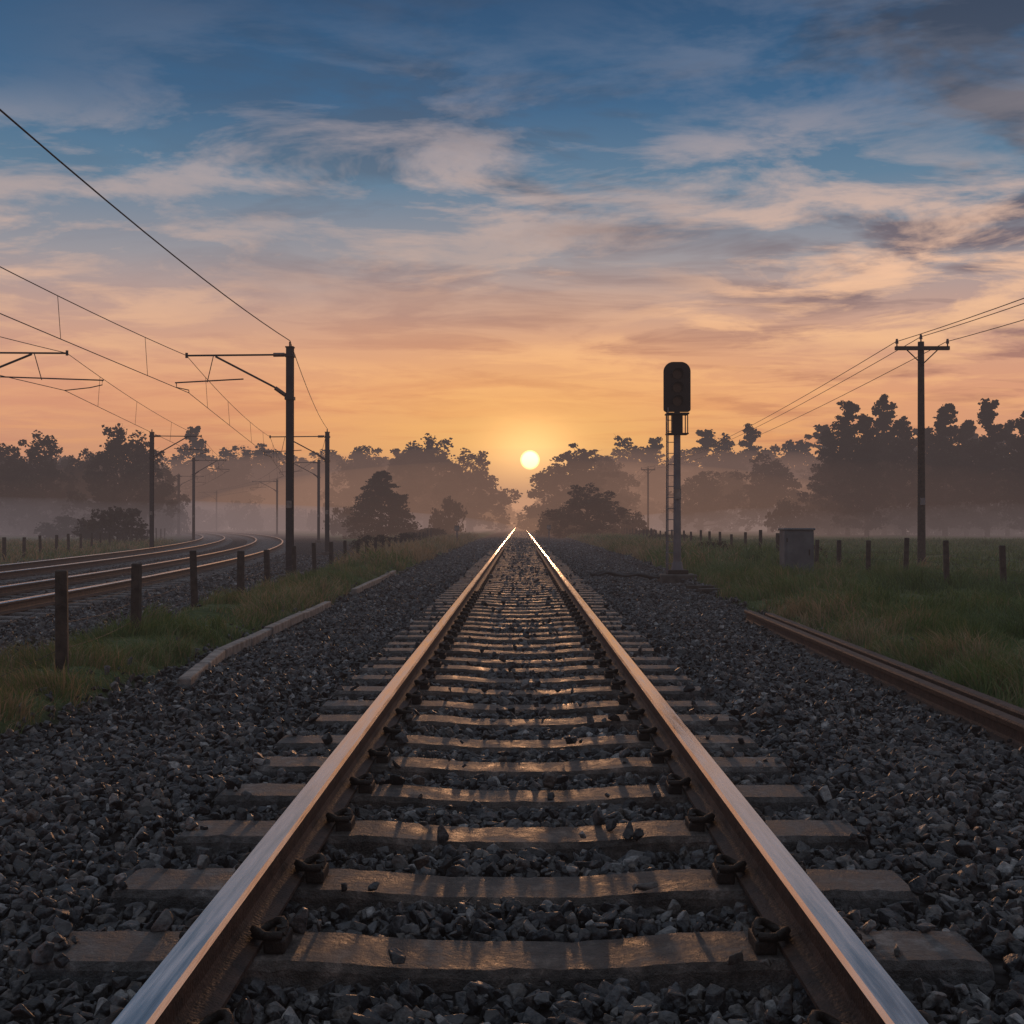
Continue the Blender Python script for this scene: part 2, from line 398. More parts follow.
mb=MB()
def gz(x,y): return float(ground_h(np.array([x]),np.array([y]))[0])
for off in(0,.17):
    pts=[Vector((2.76+off+ (y-4)*.010,y,-.10)) for y in np.linspace(4.2,15.2-off*3,14)]
    mb.sweep(RP,pts,lambda k:M_RUST)
mb.obj('spare_rail')
def edging(pts,name):
    mb=MB()
    for a,b in zip(pts[:-1],pts[1:]):
        a=Vector(a);b=Vector(b); n=max(1,int((b-a).length/1.0))
        for i in range(n):
            p=a.lerp(b,i/n);q=a.lerp(b,(i+.985)/n); c=(p+q)/2; ang=math.atan2(q.y-p.y,q.x-p.x)-math.pi/2+random.uniform(-.012,.012)
            mb.box((c.x,c.y,c.z+random.uniform(-.01,.01)),(.10,(q-p).length,.10),M_CONC,rot=Matrix.Rotation(ang,3,'Z'),bev=.012)
    return mb.obj(name)
edging([(-2.50,8.9,-.04),(-2.72,10.9,-.03),(-2.80,17.5,-.03)],'concrete_edging')
edging([(-2.85,20.6,-.03),(-3.0,28.6,-.03)],'concrete_edging')

# ---------------------------------------------------------------- fences
def fence(name,posts,wires=(.25,.5,.68),r=.045):
    mb=MB(); tops=[]
    for (x,y,h) in posts:
        z=gz(x,y); l=Vector((random.gauss(0,.02),random.gauss(0,.02),1)).normalized()
        b=Vector((x,y,z-.3)); t=b+l*(h+.3)
        R=Vector((0,0,1)).rotation_difference(l).to_matrix()@Matrix.Rotation(random.uniform(-.3,.3),3,'Z')
        mb.box((b+t)/2,(2*r,2*r,h+.3),M_WOOD,rot=R,bev=.012,taper=.95)
        tops.append((b,l,h))
    for w in wires:
        for (b,l,h),(b2,l2,h2) in zip(tops[:-1],tops[1:]):
            p=b+l*(.3+w*h); q=b2+l2*(.3+w*h2)
            pts=[p.lerp(q,i/6)-Vector((0,r,0))-Vector((0,0,.03*math.sin(math.pi*i/6))) for i in range(7)]
            mb.tube(pts,.0022,M_WIRE,n=4)
    return mb.obj(name)
lp=[(-3.2,3.2,.77),(-3.3,6.1,.77),(PX(62,9.0),9.0,.79),(PX(135,12.1),12.1,.76),(PX(195,15.3),15.3,.76),(PX(240,17.6),17.6,.74),(PX(268,20.8),20.8,.74)]
y=23.6
while y<75: lp.append((-4.4-(y-22)*.022,y,.74+random.uniform(-.04,.04))); y+=2.7
fence('wire_fence',lp)
rp=[(7.7,9.5,.85),(7.7,12.6,.85),(7.65,15.8,.85),(PX(1003,18.9),18.9,.74),(PX(946,20.8),20.8,.76),(PX(904,22.6),22.6,.74),(PX(867,24.2),24.2,.74),(PX(838,26.3),26.3,.74),(PX(815,28.6),28.6,.74)]
y=31
while y<95: rp.append((7.15+(y-29)*.012,y,.78+random.uniform(-.04,.04))); y+=2.6
fence('wire_fence',rp)
fence('wire_fence',[(-16.6-(y-38)*.2,y,.8) for y in np.arange(33,95,3.0)],r=.05)

# ---------------------------------------------------------------- overhead masts
def hsec(mb,x,y,z0,z1,w,mat):
    mb.box((x,y-w/2+.006,(z0+z1)/2),(w,.012,z1-z0),mat); mb.box((x,y+w/2-.006,(z0+z1)/2),(w,.012,z1-z0),mat)
    mb.box((x,y,(z0+z1)/2),(.014,w-.024,z1-z0),mat)
def mast(px,ptop,d,side=-1,w=.15,reach=2.25,x=None,h=None,low=.25):
    x=PX(px,d) if x is None else x
    top=CH+(VY-ptop)/F*d if h is None else h
    mb=MB(); hsec(mb,0,0,-.3,top,w,M_MAST)
    mb.box((0,0,-.02),(.4,.4,.2),M_DCONC,bev=.02); mb.box((0,0,top+.01),(w+.03,w+.03,.025),M_MAST)
    s=side; zt=top-.17; zc=top-.95
    mb.tube([(0,0,zt+.02),(s*reach,0,zt-.0)],.022,M_MAST)
    mb.cyl((s*.12,0,zt+.018),(s*.36,0,zt+.016),.045,M_PORC,n=8)
    mb.tube([(0,0,zc-.15),(s*.35,0,zc+.1),(s*reach*.72,0,zt-.02)],.025,M_MAST)
    mb.cyl((s*.1,0,zc-.08),(s*.32,0,zc+.075),.045,M_PORC,n=8)
    mb.tube([(s*reach*.45,0,zc+.27),(s*(reach+low),0,zc+.19)],.016,M_MAST)
    mb.tube([(s*(reach+low-.03),0,zc+.19),(s*(reach+low-.03),0,zc+.09),(s*(reach+low-.3),0,zc+.03),(s*(reach-.05),0,zc-.03)],.012,M_MAST)
    mb.tube([(s*reach*.74,0,zt),(s*reach*.80,0,zc+.2)],.010,M_MAST)
    mb.cyl((s*reach,0,zt-.05),(s*reach,0,zt+.06),.03,M_MAST)
    for zz in(zt,zc-.15): mb.box((0,-.0,zz),(w+.05,w+.05,.07),M_MAST)
    mb.box((0,-w/2-.012,1.6),(.12,.008,.16),M_CONC)
    mb.box((0,0,top+.07),(.04,.04,.12),M_PORC)
    mb.obj('overhead_line_mast',loc=(x,d,-.05))
    return (x+s*reach,d,zt-.05),(x+s*(reach-.05),d,zc-.08),(x,d,top)
RM=[mast(0,0,5,x=-4.75,h=5.1),mast(289.5,345,26),mast(327,431,46,reach=2.2),mast(318,0,75,x=-12.6,h=5.1),mast(0,0,110,x=-22.3,h=5.1),mast(0,0,150,x=-38,h=5.1)]
LM=[mast(0,0,6,side=1,x=-14.3,h=5.1,reach=2.6),mast(0,0,26,side=1,x=-12.6,h=5.06,reach=2.75,low=.8),mast(151,431,51,side=1,reach=2.1),mast(193,457,78,side=1,reach=2.1),mast(178,474,112,side=1,reach=2.3,w=.2),mast(150,0,150,side=1,x=-50,h=5.1)]
def span(mb,a,b,sag,r=.011,n=14,mat=M_WIRE):
    a=Vector(a);b=Vector(b); pts=[a.lerp(b,i/n)-Vector((0,0,4*sag*(i/n)*(1-i/n))) for i in range(n+1)]
    mb.tube(pts,r,mat,n=5); return pts
for MS in(RM,LM):
    mb=MB()
    for (a,c,t),(a2,c2,t2_) in zip(MS[:-1],MS[1:]):
        p1=span(mb,a,a2,.16,.008); p2=span(mb,c,c2,.01,.008)
        for i in(2,5,9,12): mb.tube([p1[i],p2[i]],.005,M_WIRE,n=4)
    if MS is RM:
        for (a,c,t),(a2,c2,t2_) in zip(MS[:-1],MS[1:]): span(mb,Vector(t)+Vector((0,0,.1)),Vector(t2_)+Vector((0,0,.1)),.22,.010)
    mb.obj('overhead_wire')

# ---------------------------------------------------------------- utility poles
def upole(px,ptop,d,h=None,x=None):
    x=PX(px,d) if x is None else x; top=CH+(VY-ptop)/F*d if h is None else h
    mb=MB(); mb.cyl((0,0,-.3),(0,0,top),.105,M_WOOD,r2=.08,n=10)
    w=.70; zc=top-.18
    mb.box((0,-.1,zc),(2*w,.09,.10),M_WOOD,bev=.01)
    mb.tube([(-.42,-.1,zc-.02),(0,-.1,zc-.42)],.016,M_MAST); mb.tube([(.42,-.1,zc-.02),(0,-.1,zc-.42)],.016,M_MAST)
    at=[]
    for xx in(-w+.05,0.0,w-.05):
        zb=zc+.05 if xx else top
        mb.cyl((xx,-.1 if xx else 0,zb),(xx,-.1 if xx else 0,zb+.09),.018,M_MAST,n=6)
        mb.cyl((xx,-.1 if xx else 0,zb+.07),(xx,-.1 if xx else 0,zb+.19),.045,M_PORC,r2=.028,n=8)
        at.append(Vector((x+xx,d,zb+.13)))
    mb.box((0,-.112,1.7),(.13,.01,.18),M_GREY)
    mb.obj('utility_pole',loc=(x,d,0)); return at
UP=[upole(0,0,-14,h=4.8,x=8.4),upole(920.5,342,31),upole(648,468,118),upole(0,0,200,h=6,x=15)]
mb=MB()
for a,b in zip(UP[:-1],UP[1:]):
    for p,q in zip(a,b): span(mb,p,q,.7 if (q-p).length>60 else .5,.010,n=24)
mb.obj('power_line')

# ---------------------------------------------------------------- signal
def signal():
    d=25.0; x=PX(677,d); e=empty('railway_signal',(x,d,0))
    hz=lambda py:CH+(VY-py)/F*d
    mb=MB(); mb.box((0,0,-.02),(.75,.7,.22),M_DCONC,bev=.03); mb.box((0,0,.13),(.42,.4,.1),M_CLIP,bev=.02); mb.obj('base',e)
    mb=MB(); mb.cyl((0,0,.12),(0,0,.34),.14,M_GREY,r2=.10,n=14); mb.cyl((0,0,.34),(0,0,hz(430)),.082,M_GREY,r2=.07,n=14); mb.cyl((0,0,hz(431)),(0,0,hz(410)),.06,M_SIG,n=12)
    mb.box((0,-.1,1.75),(.14,.01,.22),M_CONC); mb.obj('post',e)
    mb=MB()
    zt=hz(408)
    for yy in(-.12,.12): mb.tube([(-.21,yy,.1),(-.2,yy,zt)],.014,M_GREY)
    z=.3
    while z<zt:
        mb.tube([(-.205,-.12,z),(-.205,.12,z)],.010,M_GREY,n=5)
        mb.tube([(-.205,.0,z),(-.07,0,z)],.008,M_GREY,n=5); z+=.23
    mb.obj('ladder',e)
    mb=MB()
    z1=hz(414); z0=hz(434)
    for xx in(-.2,.2):
        for yy in(-.15,.2): mb.tube([(xx,yy,z0),(xx,yy,z1)],.012,M_SIG,n=5)
    mb.box((0,.02,z1),(.46,.42,.03),M_SIG); mb.box((0,.02,z0),(.44,.4,.025),M_SIG)
    mb.box((0,.02,(z0+z1)/2),(.22,.22,(z1-z0)),M_SIG,bev=.02)
    mb.obj('bracket',e)
    mb=MB(); zc=(hz(362)+hz(412))/2; H=hz(362)-hz(412); W=.56
    n=10; out=[]; r=.2
    for cx,cz,a0 in((W/2-r,H/2-r,0),(-W/2+r,H/2-r,90),(-W/2+.06,-H/2+.06,180),(W/2-.06,-H/2+.06,270)):
        rr=r if cz>0 else .06
        for i in range(n+1):
            a=math.radians(a0+90*i/n); out.append((cx+rr*math.cos(a),cz+rr*math.sin(a)))
    m=len(out); vs=[(a,-.03,zc+b) for a,b in out]+[(a,.03,zc+b) for a,b in out]
    mb.add(vs,[tuple(range(m)),tuple(range(2*m-1,m-1,-1))]+[(i,(i+1)%m,m+(i+1)%m,m+i) for i in range(m)],M_SIG)
    mb.box((0,.14,zc-.02),(W*.8,.22,H*.88),M_SIG,bev=.03)
    for k,zz in enumerate((zc+.26,zc-.02,zc-.30)):
        mb.cyl((0,-.03,zz),(0,-.045,zz),.095,M_LENS,n=20)
        vs=[];nn=14
        for yy,rr in((-.03,.125),(-.25,.118),(-.03,.115),(-.25,.108)):
            for i in range(nn+1):
                a=math.radians(-30+240*i/nn); vs.append((rr*math.cos(a),yy+ (0.10*(1-math.sin(max(a,0))) if yy<-.1 else 0),zz+rr*math.sin(a)))
        w=nn+1; fs=[]
        for i in range(nn): fs+=[(i,i+1,w+i+1,w+i),(2*w+i,3*w+i,3*w+i+1,2*w+i+1),(w+i,w+i+1,3*w+i+1,3*w+i)]
        mb.add(vs,fs,M_SIG)
    mb.obj('head',e)
signal()
mb=MB(); pts=[]
for i in range(26):
    t=i/25; pts.append((1.55+t*1.7,26.2+.35*math.sin(t*7)-t*1.0,.02+.05*math.sin(t*9)**2+(.06 if t>.9 else 0)))
mb.tube(pts,.04,M_RUB,n=8); mb.tube([(p[0]+.1,p[1]-.25+.1*math.sin(i*.5),p[2]) for i,p in enumerate(pts)],.03,M_RUB,n=8)
mb.obj('signal_cable')
mb=MB(); mb.box((PX(716,21),21,-.02),(.6,.22,.06),M_WOOD,rot=Matrix.Rotation(.2,3,'Z'),bev=.01); mb.box((PX(700,21.6),21.6,.0),(.5,.12,.06),M_WOOD,rot=Matrix.Rotation(-.3,3,'Z'),bev=.01); mb.obj('timber_offcuts')
e=empty('equipment_cabinet',(PX(796,24.8),24.8,.0)); mb=MB()
mb.box((0,0,.52),(.6,.5,.96),M_CAB,bev=.015); mb.obj('case',e)
mb=MB(); mb.box((0,0,1.022),(.65,.55,.045),M_CAB,bev=.012); mb.obj('lid',e)
mb=MB(); mb.box((0,0,0.0),(.7,.6,.12),M_DCONC,bev=.02); mb.obj('plinth',e)
mb=MB(); mb.box((0,-.257,.53),(.52,.014,.84),M_CAB,bev=.004); mb.box((.2,-.27,.55),(.02,.02,.12),M_CLIP,bev=.004)
for zz in(.25,.8): mb.cyl((-.25,-.262,zz-.04),(-.25,-.262,zz+.04),.012,M_CLIP)
mb.obj('door',e)
for px,d in((457,62),(549,75)):
    mb=MB(); mb.cyl((0,0,-.2),(0,0,.75),.035,M_GREY); mb.box((0,-.04,.85),(.26,.03,.28),M_CONC,bev=.03); mb.obj('trackside_marker',loc=(PX(px,d),d,0))

# ---------------------------------------------------------------- grass
def blades(name,x0,x1,y0,y1,dens,hmin,hmax,w,fr=True,dry=0.0):
    n=int((x1-x0)*(y1-y0)*dens)
    x=rng.uniform(x0,x1,n); y=rng.uniform(y0,y1,n)
    m=ballast_mask(x,y); cl=fbm(x*2.2+5,y*2.2,3)
    keep=(rng.random(n)>m*1.35-.02)&(rng.random(n)<sstep(.28,.56,cl)*.88+.12)
    if fr: keep&=(x<.52*y+1.5)&(x>-.52*y-1.5)
    x,y,cl,m=x[keep],y[keep],cl[keep],m[keep]; n=len(x)
    z=ground_h(x,y)-.01
    h=(hmin+(hmax-hmin)*rng.random(n)**1.5)*(.30+1.6*sstep(.3,.75,cl))*(1-.5*m)
    az=rng.uniform(0,2*np.pi,n); flow=vnoise(x*1.5,y*1.5)*12
    lx=np.cos(az)*.45+np.cos(flow)*.5; ly=np.sin(az)*.45+np.sin(flow)*.5
    fa=rng.uniform(0,2*np.pi,n); wx=np.cos(fa)*w*.5; wy=np.sin(fa)*w*.5*.6
    B=np.stack([x,y,z],1)
    mid=B+np.stack([lx*h*.35,ly*h*.35,h*.6],1); tip=B+np.stack([lx*h*1.0,ly*h*1.0,h*(1-.2*rng.random(n))],1)
    W=np.stack([wx,wy,np.zeros(n)],1)
    V=np.stack([B-W,B+W,mid-W*.75,mid+W*.75,tip],1).reshape(-1,3)
    T=(np.array([[0,1,3],[0,3,2],[2,3,4]])[None]+(np.arange(n)*5)[:,None,None]).reshape(-1,3)
    big=fbm(x*.6+9,y*.35+3,3)
    edge=np.exp(-((x-3.4)/.8)**2)*.25+(x<0)*.27+np.clip((y-22)/30,0,1)*.18*(x<7)
    r=np.clip(rng.random(n)*.6+(big-.45)*1.0+edge+dry+(cl-.5)*.35,0,1)
    return np_obj(name,V,T,M_GRASS,np.repeat(r,3),grass)
grass=empty('grass')
blades('verge_left_near',-4.9,-2.6,3.5,12,2600,.04,.16,.007)
blades('verge_left_mid',-5.2,-2.6,12,30,1150,.05,.18,.012)
blades('verge_left_far',-9,-2.8,30,90,170,.12,.34,.035,dry=.15)
blades('verge_right_near',2.95,8,5,13,2400,.04,.18,.008)
blades('verge_right_mid',3.0,12,13,28,850,.05,.20,.013)
blades('verge_right_far',3.3,10,28,90,190,.12,.34,.035,dry=.12)
blades('field_right',9,34,24,80,36,.10,.20,.04)
blades('field_left',-40,-13,26,80,30,.10,.25,.05)

# ---------------------------------------------------------------- trees
def leaves(centers,radii,per,size,flat=1.0):
    C=np.repeat(centers,per,0); R=np.repeat(radii,per)
    n=len(C); u=rng.normal(size=(n,3)); u/=np.linalg.norm(u,axis=1)[:,None]
    rr=R*(rng.random(n)**.42)*(1+.25*(rng.random(n)<.12)); p=C+u*rr[:,None]*np.array([1,1,flat])
    Rm=rotmats(n); s=size*rng.uniform(.5,1.3,n)
    q=np.array([[-.5,-.3,0],[.1,-.5,0],[.55,.1,.08],[-.1,.5,0]])
    V=np.einsum('nij,vj->nvi',Rm,q)*s[:,None,None]+p[:,None,:]
    T=np.arange(n*4).reshape(n,4)
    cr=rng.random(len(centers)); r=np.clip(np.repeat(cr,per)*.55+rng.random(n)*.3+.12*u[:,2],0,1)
    return V.reshape(-1,3),T,r
def tree_mesh(name,kind,seed):
    random.seed(seed)
    mb=MB(); cs=[];rs=[]
    if kind=='broad':
        mb.cyl((0,0,-.3),(.1,0,2.2),.34,M_BARK,r2=.25,n=8,caps=False)
        mb.cyl((.1,0,2.2),(0,.1,6.5),.25,M_BARK,r2=.08,n=6,caps=False)
        lobes=[(Vector((random.uniform(-.7,.7),random.uniform(-.5,.5),7.9)),1.35),(Vector((random.uniform(-.8,.8),random.uniform(-.5,.5),6.6)),1.9),(Vector((0,0,5)),2.2),(Vector((0,0,3)),2.2)]
        nl=random.choice((12,13,15)); a0=random.uniform(0,6)
        for i in range(nl):
            a=a0+i*2.4+random.uniform(-.4,.4); z=1.3+5.6*(i+.5)/nl+random.uniform(-.5,.5)
            d=2.75*math.sin(math.pi*min(1,max(.12,(z+1.8)/9.9)))*random.uniform(.72,1.15)
            lobes.append((Vector((math.cos(a)*d,math.sin(a)*d,z)),random.uniform(.95,1.65)))
        for c,r in lobes:
            base=Vector((.05,0,max(1.0,c.z*.55))); mid=base.lerp(c,.55)+Vector((0,0,-.2))
            mb.cyl(base,mid,.13,M_BARK,r2=.08,n=5,caps=False); mb.cyl(mid,c,.08,M_BARK,r2=.03,n=5,caps=False)
            for k in range(int(10*r)):
                u=Vector((random.gauss(0,1),random.gauss(0,1),random.gauss(0,1)*.9+.15)).normalized()
                e=c+u*r*random.uniform(.5,1.12); cs.append(e); rs.append(random.uniform(.28,.65))
                if k%2==0: mb.cyl(c,e,.03,M_BARK,r2=.01,n=3,caps=False)
                if random.random()<.35: mb.cyl(e,e+u*random.uniform(.4,.8),.012,M_BARK,r2=.006,n=3,caps=False)
        per=46; size=.26; fl=.95; M=M_LEAF
    elif kind=='pine':
        lean=random.uniform(-.3,.3); px_=random.uniform(.5,.85)
        mb.cyl((0,0,-.3),(lean*.5,0,5.5),.2,M_BARK,r2=.14,n=7,caps=False); mb.cyl((lean*.5,0,5.5),(lean,0,9.8),.14,M_BARK,r2=.03,n=6,caps=False)
        z=.9; lop=random.uniform(0,6)
        while z<10:
            pr=min(1,(z+1.2)/3.0)*(max(0,1-z/10.3)**px_)
            w=2.3*pr*random.uniform(.6,1.2)+.12
            for k in range(random.choice((3,4,5))):
                a=random.uniform(0,6.28); cx=lean*z/10; ww=w*(1+.25*math.cos(a-lop)); e=Vector((cx+math.cos(a)*ww,math.sin(a)*ww,z+random.uniform(-.1,.4)))
                mb.cyl((cx,0,z-.2),e,.035,M_BARK,r2=.012,n=3,caps=False)
                for t in(.45,1): cs.append(Vector((cx,0,z-.2)).lerp(e,t)+Vector((0,0,.1))); rs.append(random.uniform(.35,.68)*(1 if z<8 else .6))
            z+=random.uniform(.3,.48)
        cs.append(Vector((lean,0,10))); rs.append(.22)
        per=38; size=.22; fl=.6; M=M_NEEDLE
    elif kind=='conifer':
        mb.cyl((0,0,-.3),(0,0,9.7),.2,M_BARK,r2=.02,n=6,caps=False)
        z=.5
        while z<9.9:
            w=4.1*(1-z/10.2)**.7*random.uniform(.8,1.08)+.12
            for k in range(11 if z<7 else 6):
                a=random.uniform(0,6.28)
                for t in(.45,.75,1.0):
                    cs.append(Vector((math.cos(a)*w*t,math.sin(a)*w*t,z-.35*t+random.uniform(-.15,.15)))); rs.append(.34+.40*(1-z/10))
            z+=.42
        per=20; size=.26; fl=.6; M=M_NEEDLE
    else:
        for i in range(7):
            a=random.uniform(0,6.28); mb.cyl((0,0,-.1),(math.cos(a)*.9,math.sin(a)*.9,random.uniform(.9,1.7)),.05,M_BARK,r2=.015,n=4,caps=False)
        for i in range(46):
            a=random.uniform(0,6.28); r=random.random()**.6*1.5; cs.append(Vector((math.cos(a)*r,math.sin(a)*r,random.uniform(.15,1)*(1.95-.55*r)))); rs.append(random.uniform(.25,.5))
        per=50; size=.16; fl=.8; M=M_LEAF
    C=np.array([c[:] for c in cs])
    if kind=='broad':
        hmax=C[:,2].max()+.5; sc=10/hmax
        C*=sc; mb.v=[tuple(np.array(v)*sc) for v in mb.v]
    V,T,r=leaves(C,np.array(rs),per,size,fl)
    b=len(mb.v); me=bpy.data.meshes.new(name)
    me.from_pydata(mb.v+[tuple(v) for v in V],[],mb.f+[tuple(int(k)+b for k in t) for t in T])
    me.materials.append(M_BARK); me.materials.append(M)
    mi=[0]*len(mb.f)+[1]*len(T); me.polygons.foreach_set('material_index',mi)
    a=me.attributes.new('rnd','FLOAT','FACE'); a.data.foreach_set('value',np.concatenate([np.zeros(len(mb.f)),r]).astype(np.float32))
    me.update(); print(name,len(T))
    w=np.percentile(np.abs(C[:,0]),95)*2+.8
    return me,w
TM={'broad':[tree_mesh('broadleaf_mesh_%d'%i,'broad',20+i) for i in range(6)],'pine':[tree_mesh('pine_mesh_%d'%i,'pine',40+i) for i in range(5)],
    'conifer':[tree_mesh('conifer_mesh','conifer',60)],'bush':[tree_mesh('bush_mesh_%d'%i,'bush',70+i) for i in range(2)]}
HT={'broad':10.0,'pine':10.2,'conifer':10.0,'bush':2.15}
random.seed(11)
def tree(kind,px,ptop,d,wpx,name,parent=None):
    me,w=random.choice(TM[kind]); x=PX(px,d); h=1.25+(VY-ptop)/F*d
    o=bpy.data.objects.new(name,me); sz=h/HT[kind]; sx=wpx/F*d/w
    o.location=(x,d,-.1); o.scale=(sx,sx*random.uniform(.85,1.1),sz); o.rotation_euler=(0,0,random.uniform(0,6.28))
    return link(o,parent)
for px,pt,d,w in((-25,438,112,95),(30,430,108,84),(80,446,118,60),(122,422,104,88),(158,462,120,50)): tree('broad',px,pt,d,w,'broadleaf_tree')
for px,pt,d,w in((428,434,165,96),(470,448,158,72),(404,450,180,70),(362,444,190,70)): tree('broad',px,pt,d,w,'broadleaf_tree')
tree('conifer',381,470,95,60,'conifer_tree')
for px,pt,d,w in((575,442,150,92),(610,454,160,62)): tree('broad',px,pt,d,w,'broadleaf_tree')
for px,pt,d,w in((829,432,112,40),(847,404,108,52),(866,416,104,44),(884,400,112,50),(903,420,106,44),(925,430,110,40),(944,406,104,52),(965,422,109,44),(986,402,103,50),(1006,424,108,44),(1026,410,100,52),(1050,400,106,50)): tree('pine',px,pt,d,w,'pine_tree')
for px,pt,d,w in((115,499,76,78),(588,482,92,66),(446,488,110,40),(345,500,110,45),(556,503,105,44),(630,506,100,40),(700,470,140,60),(770,450,135,74),(735,470,150,60),(60,510,90,60),(790,492,112,50)):
    k='bush' if w<60 or pt>490 else 'broad'
    tree(k,px,pt,d,w,'bush' if k=='bush' else 'broadleaf_tree')
dt=empty('distant_trees')
px=-260
while px<1300:
    if not 452<px<588:
        pt=450+12*math.sin(px*.021)+random.uniform(-14,12)
        if px<150: pt=455
        if 200<px<340: pt=450+random.uniform(-10,10)
        if 620<px<830: pt=438+random.uniform(-14,16)
        if px>830: pt=430
        pn=(px>640 and random.random()<.55) or random.random()<.2
        tree('pine' if pn else 'broad',px,pt,random.uniform(205,260),random.uniform(38,52) if pn else random.uniform(60,85),'tree',dt)
    px+=random.uniform(17,30)
for px,pt,w in((493,484,34),(478,472,40),(560,470,40),(546,490,30),(506,503,26)): tree('broad',px,pt,230,w,'tree',dt)
px=-300
while px<1320:
    if not 495<px<545: tree('bush',px,random.uniform(494,506),random.uniform(150,200),random.uniform(40,70),'shrub',dt)
    px+=random.uniform(20,34)
px=812
while px<1100: tree('bush',px,random.uniform(484,502),random.uniform(112,122),random.uniform(30,55),'shrub',dt); px+=random.uniform(12,22)
px=-40
while px<180: tree('bush',px,random.uniform(488,504),random.uniform(112,125),random.uniform(35,60),'shrub',dt); px+=random.uniform(16,28)
px=-200
while px<1250:
    mid=455<px<590
    tree('broad',px,(468 if not mid else 501)+random.uniform(-8,8),random.uniform(380,460),60 if not mid else 34,'far_tree',dt); px+=random.uniform(26,38)
for px,pt,d,w in((840,446,125,70),(890,444,128,80),(940,446,124,80),(990,444,128,80),(1040,444,120,80),(-80,440,110,90),(-150,435,115,90),(1110,420,105,90),(5,455,135,90),(55,452,135,90),(100,455,135,90)): tree('broad',px,pt,d,w,'tree',dt)
sc=empty('trackside_scrub')
for i in range(60):
    y=random.uniform(34,130); s=random.choice((-1,1)); x=random.uniform(5.0,9.5)
    if s<0: x=-4.6-(y-22)*.022-random.uniform(.2,1.8)
    if s<0 and y<50 : continue
    me,w=random.choice(TM['bush']); o=bpy.data.objects.new('scrub',me); k=random.uniform(.18,.42)*(1 if y<80 else 1.5); o.location=(x,y,-.15); o.scale=(k*1.5,k*1.5,k); o.rotation_euler=(0,0,random.uniform(0,6)); link(o,sc)

# ---------------------------------------------------------------- mist (absorbing volumes, scattered light put in as emission)
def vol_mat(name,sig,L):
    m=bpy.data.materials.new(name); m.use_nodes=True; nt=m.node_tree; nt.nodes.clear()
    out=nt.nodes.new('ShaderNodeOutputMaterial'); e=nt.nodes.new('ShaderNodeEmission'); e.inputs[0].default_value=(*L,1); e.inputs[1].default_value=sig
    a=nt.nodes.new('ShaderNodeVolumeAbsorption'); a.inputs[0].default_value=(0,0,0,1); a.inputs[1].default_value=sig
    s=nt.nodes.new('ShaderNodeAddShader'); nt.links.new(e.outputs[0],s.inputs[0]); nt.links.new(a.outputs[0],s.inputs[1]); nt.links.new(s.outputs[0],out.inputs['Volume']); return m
def vbox(name,c,d,mat,par):
    mb=MB(); mb.box(c,d,mat); return mb.obj(name,par)
def vell(name,c,r,mat,par):
    bm=bmesh.new(); bmesh.ops.create_icosphere(bm,subdivisions=5,radius=1)
    for v in bm.verts: v.co=Vector((v.co.x*r[0]+c[0],v.co.y*r[1]+c[1],v.co.z*r[2]+c[2]))
    me=bpy.data.meshes.new(name); bm.to_mesh(me); bm.free(); me.materials.append(mat); me.shade_smooth()
    return link(bpy.data.objects.new(name,me),par)
mist=empty('mist')
vbox('haze',(0,270,5.5),(1600,620,12),vol_mat('haze',.0025,(.225,.168,.165)),mist)
vell('ground_mist_left',(-75,150,0),(75,105,4.2),vol_mat('mist_l',.008,(.17,.165,.195)),mist)
vell('ground_mist_right',(90,160,0),(82,110,4.8),vol_mat('mist_r',.009,(.19,.175,.19)),mist)
vell('glow_mist',(5,400,0),(150,330,16),vol_mat('mist_w',.0012,(.70,.33,.18)),mist)  # warm sun glow emitted by these ellipsoids themselves, not received from the sun
vell('glow_mist_mid',(3,380,0),(75,300,14),vol_mat('mist_m',.0010,(1.0,.46,.20)),mist)
vell('glow_mist_core',(2,400,0),(22,270,8),vol_mat('mist_c',.0014,(1.3,.62,.25)),mist)

# ---------------------------------------------------------------- world
SUN_EL=math.atan((VY-460)/F); SUN_AZ=math.atan((530-VX)/F)
sd=Vector((math.sin(SUN_AZ)*math.cos(SUN_EL),math.cos(SUN_AZ)*math.cos(SUN_EL),math.sin(SUN_EL)))
w=bpy.data.worlds.new('World'); scene.world=w; w.use_nodes=True; nt=w.node_tree; nt.nodes.clear()
N=nt.nodes.new; L=nt.links.new
def math_(op,a,b=None,c=None,clamp=False):
    n=N('ShaderNodeMath'); n.operation=op; n.use_clamp=clamp
    for i,v in enumerate((a,b,c)):
        if v is None: continue
        if isinstance(v,(int,float)): n.inputs[i].default_value=v
        else: L(v,n.inputs[i])
    return n.outputs[0]
def mix(f,a,b,bt='MIX'):
    n=N('ShaderNodeMix'); n.data_type='RGBA'; n.blend_type=bt
    for s,v in((0,f),(6,a),(7,b)):
        if isinstance(v,(int,float,tuple)): n.inputs[s].default_value=v
        else: L(v,n.inputs[s])
    return n.outputs[2]
tc=N('ShaderNodeTexCoord'); sp=N('ShaderNodeSeparateXYZ'); L(tc.outputs['Generated'],sp.inputs[0])
X,Y,Z=sp.outputs
zs=Z
base=ramp(nt,[(0,lin(206,146,128)),(.05,lin(222,152,120)),(.10,lin(228,158,126)),(.15,lin(206,160,142)),(.21,lin(148,149,158)),(.27,lin(86,124,152)),(.33,lin(44,96,136)),(.40,lin(26,76,116)),(.55,lin(95,115,135)),(1,lin(172,174,182))],zs).outputs[0]  # top stops, above the view, brightened to raise ambient light on the ground
den=math_('ADD',math_('MAXIMUM',Z,0.0),.06)
cx=math_('DIVIDE',X,den); cy=math_('DIVIDE',Y,den)
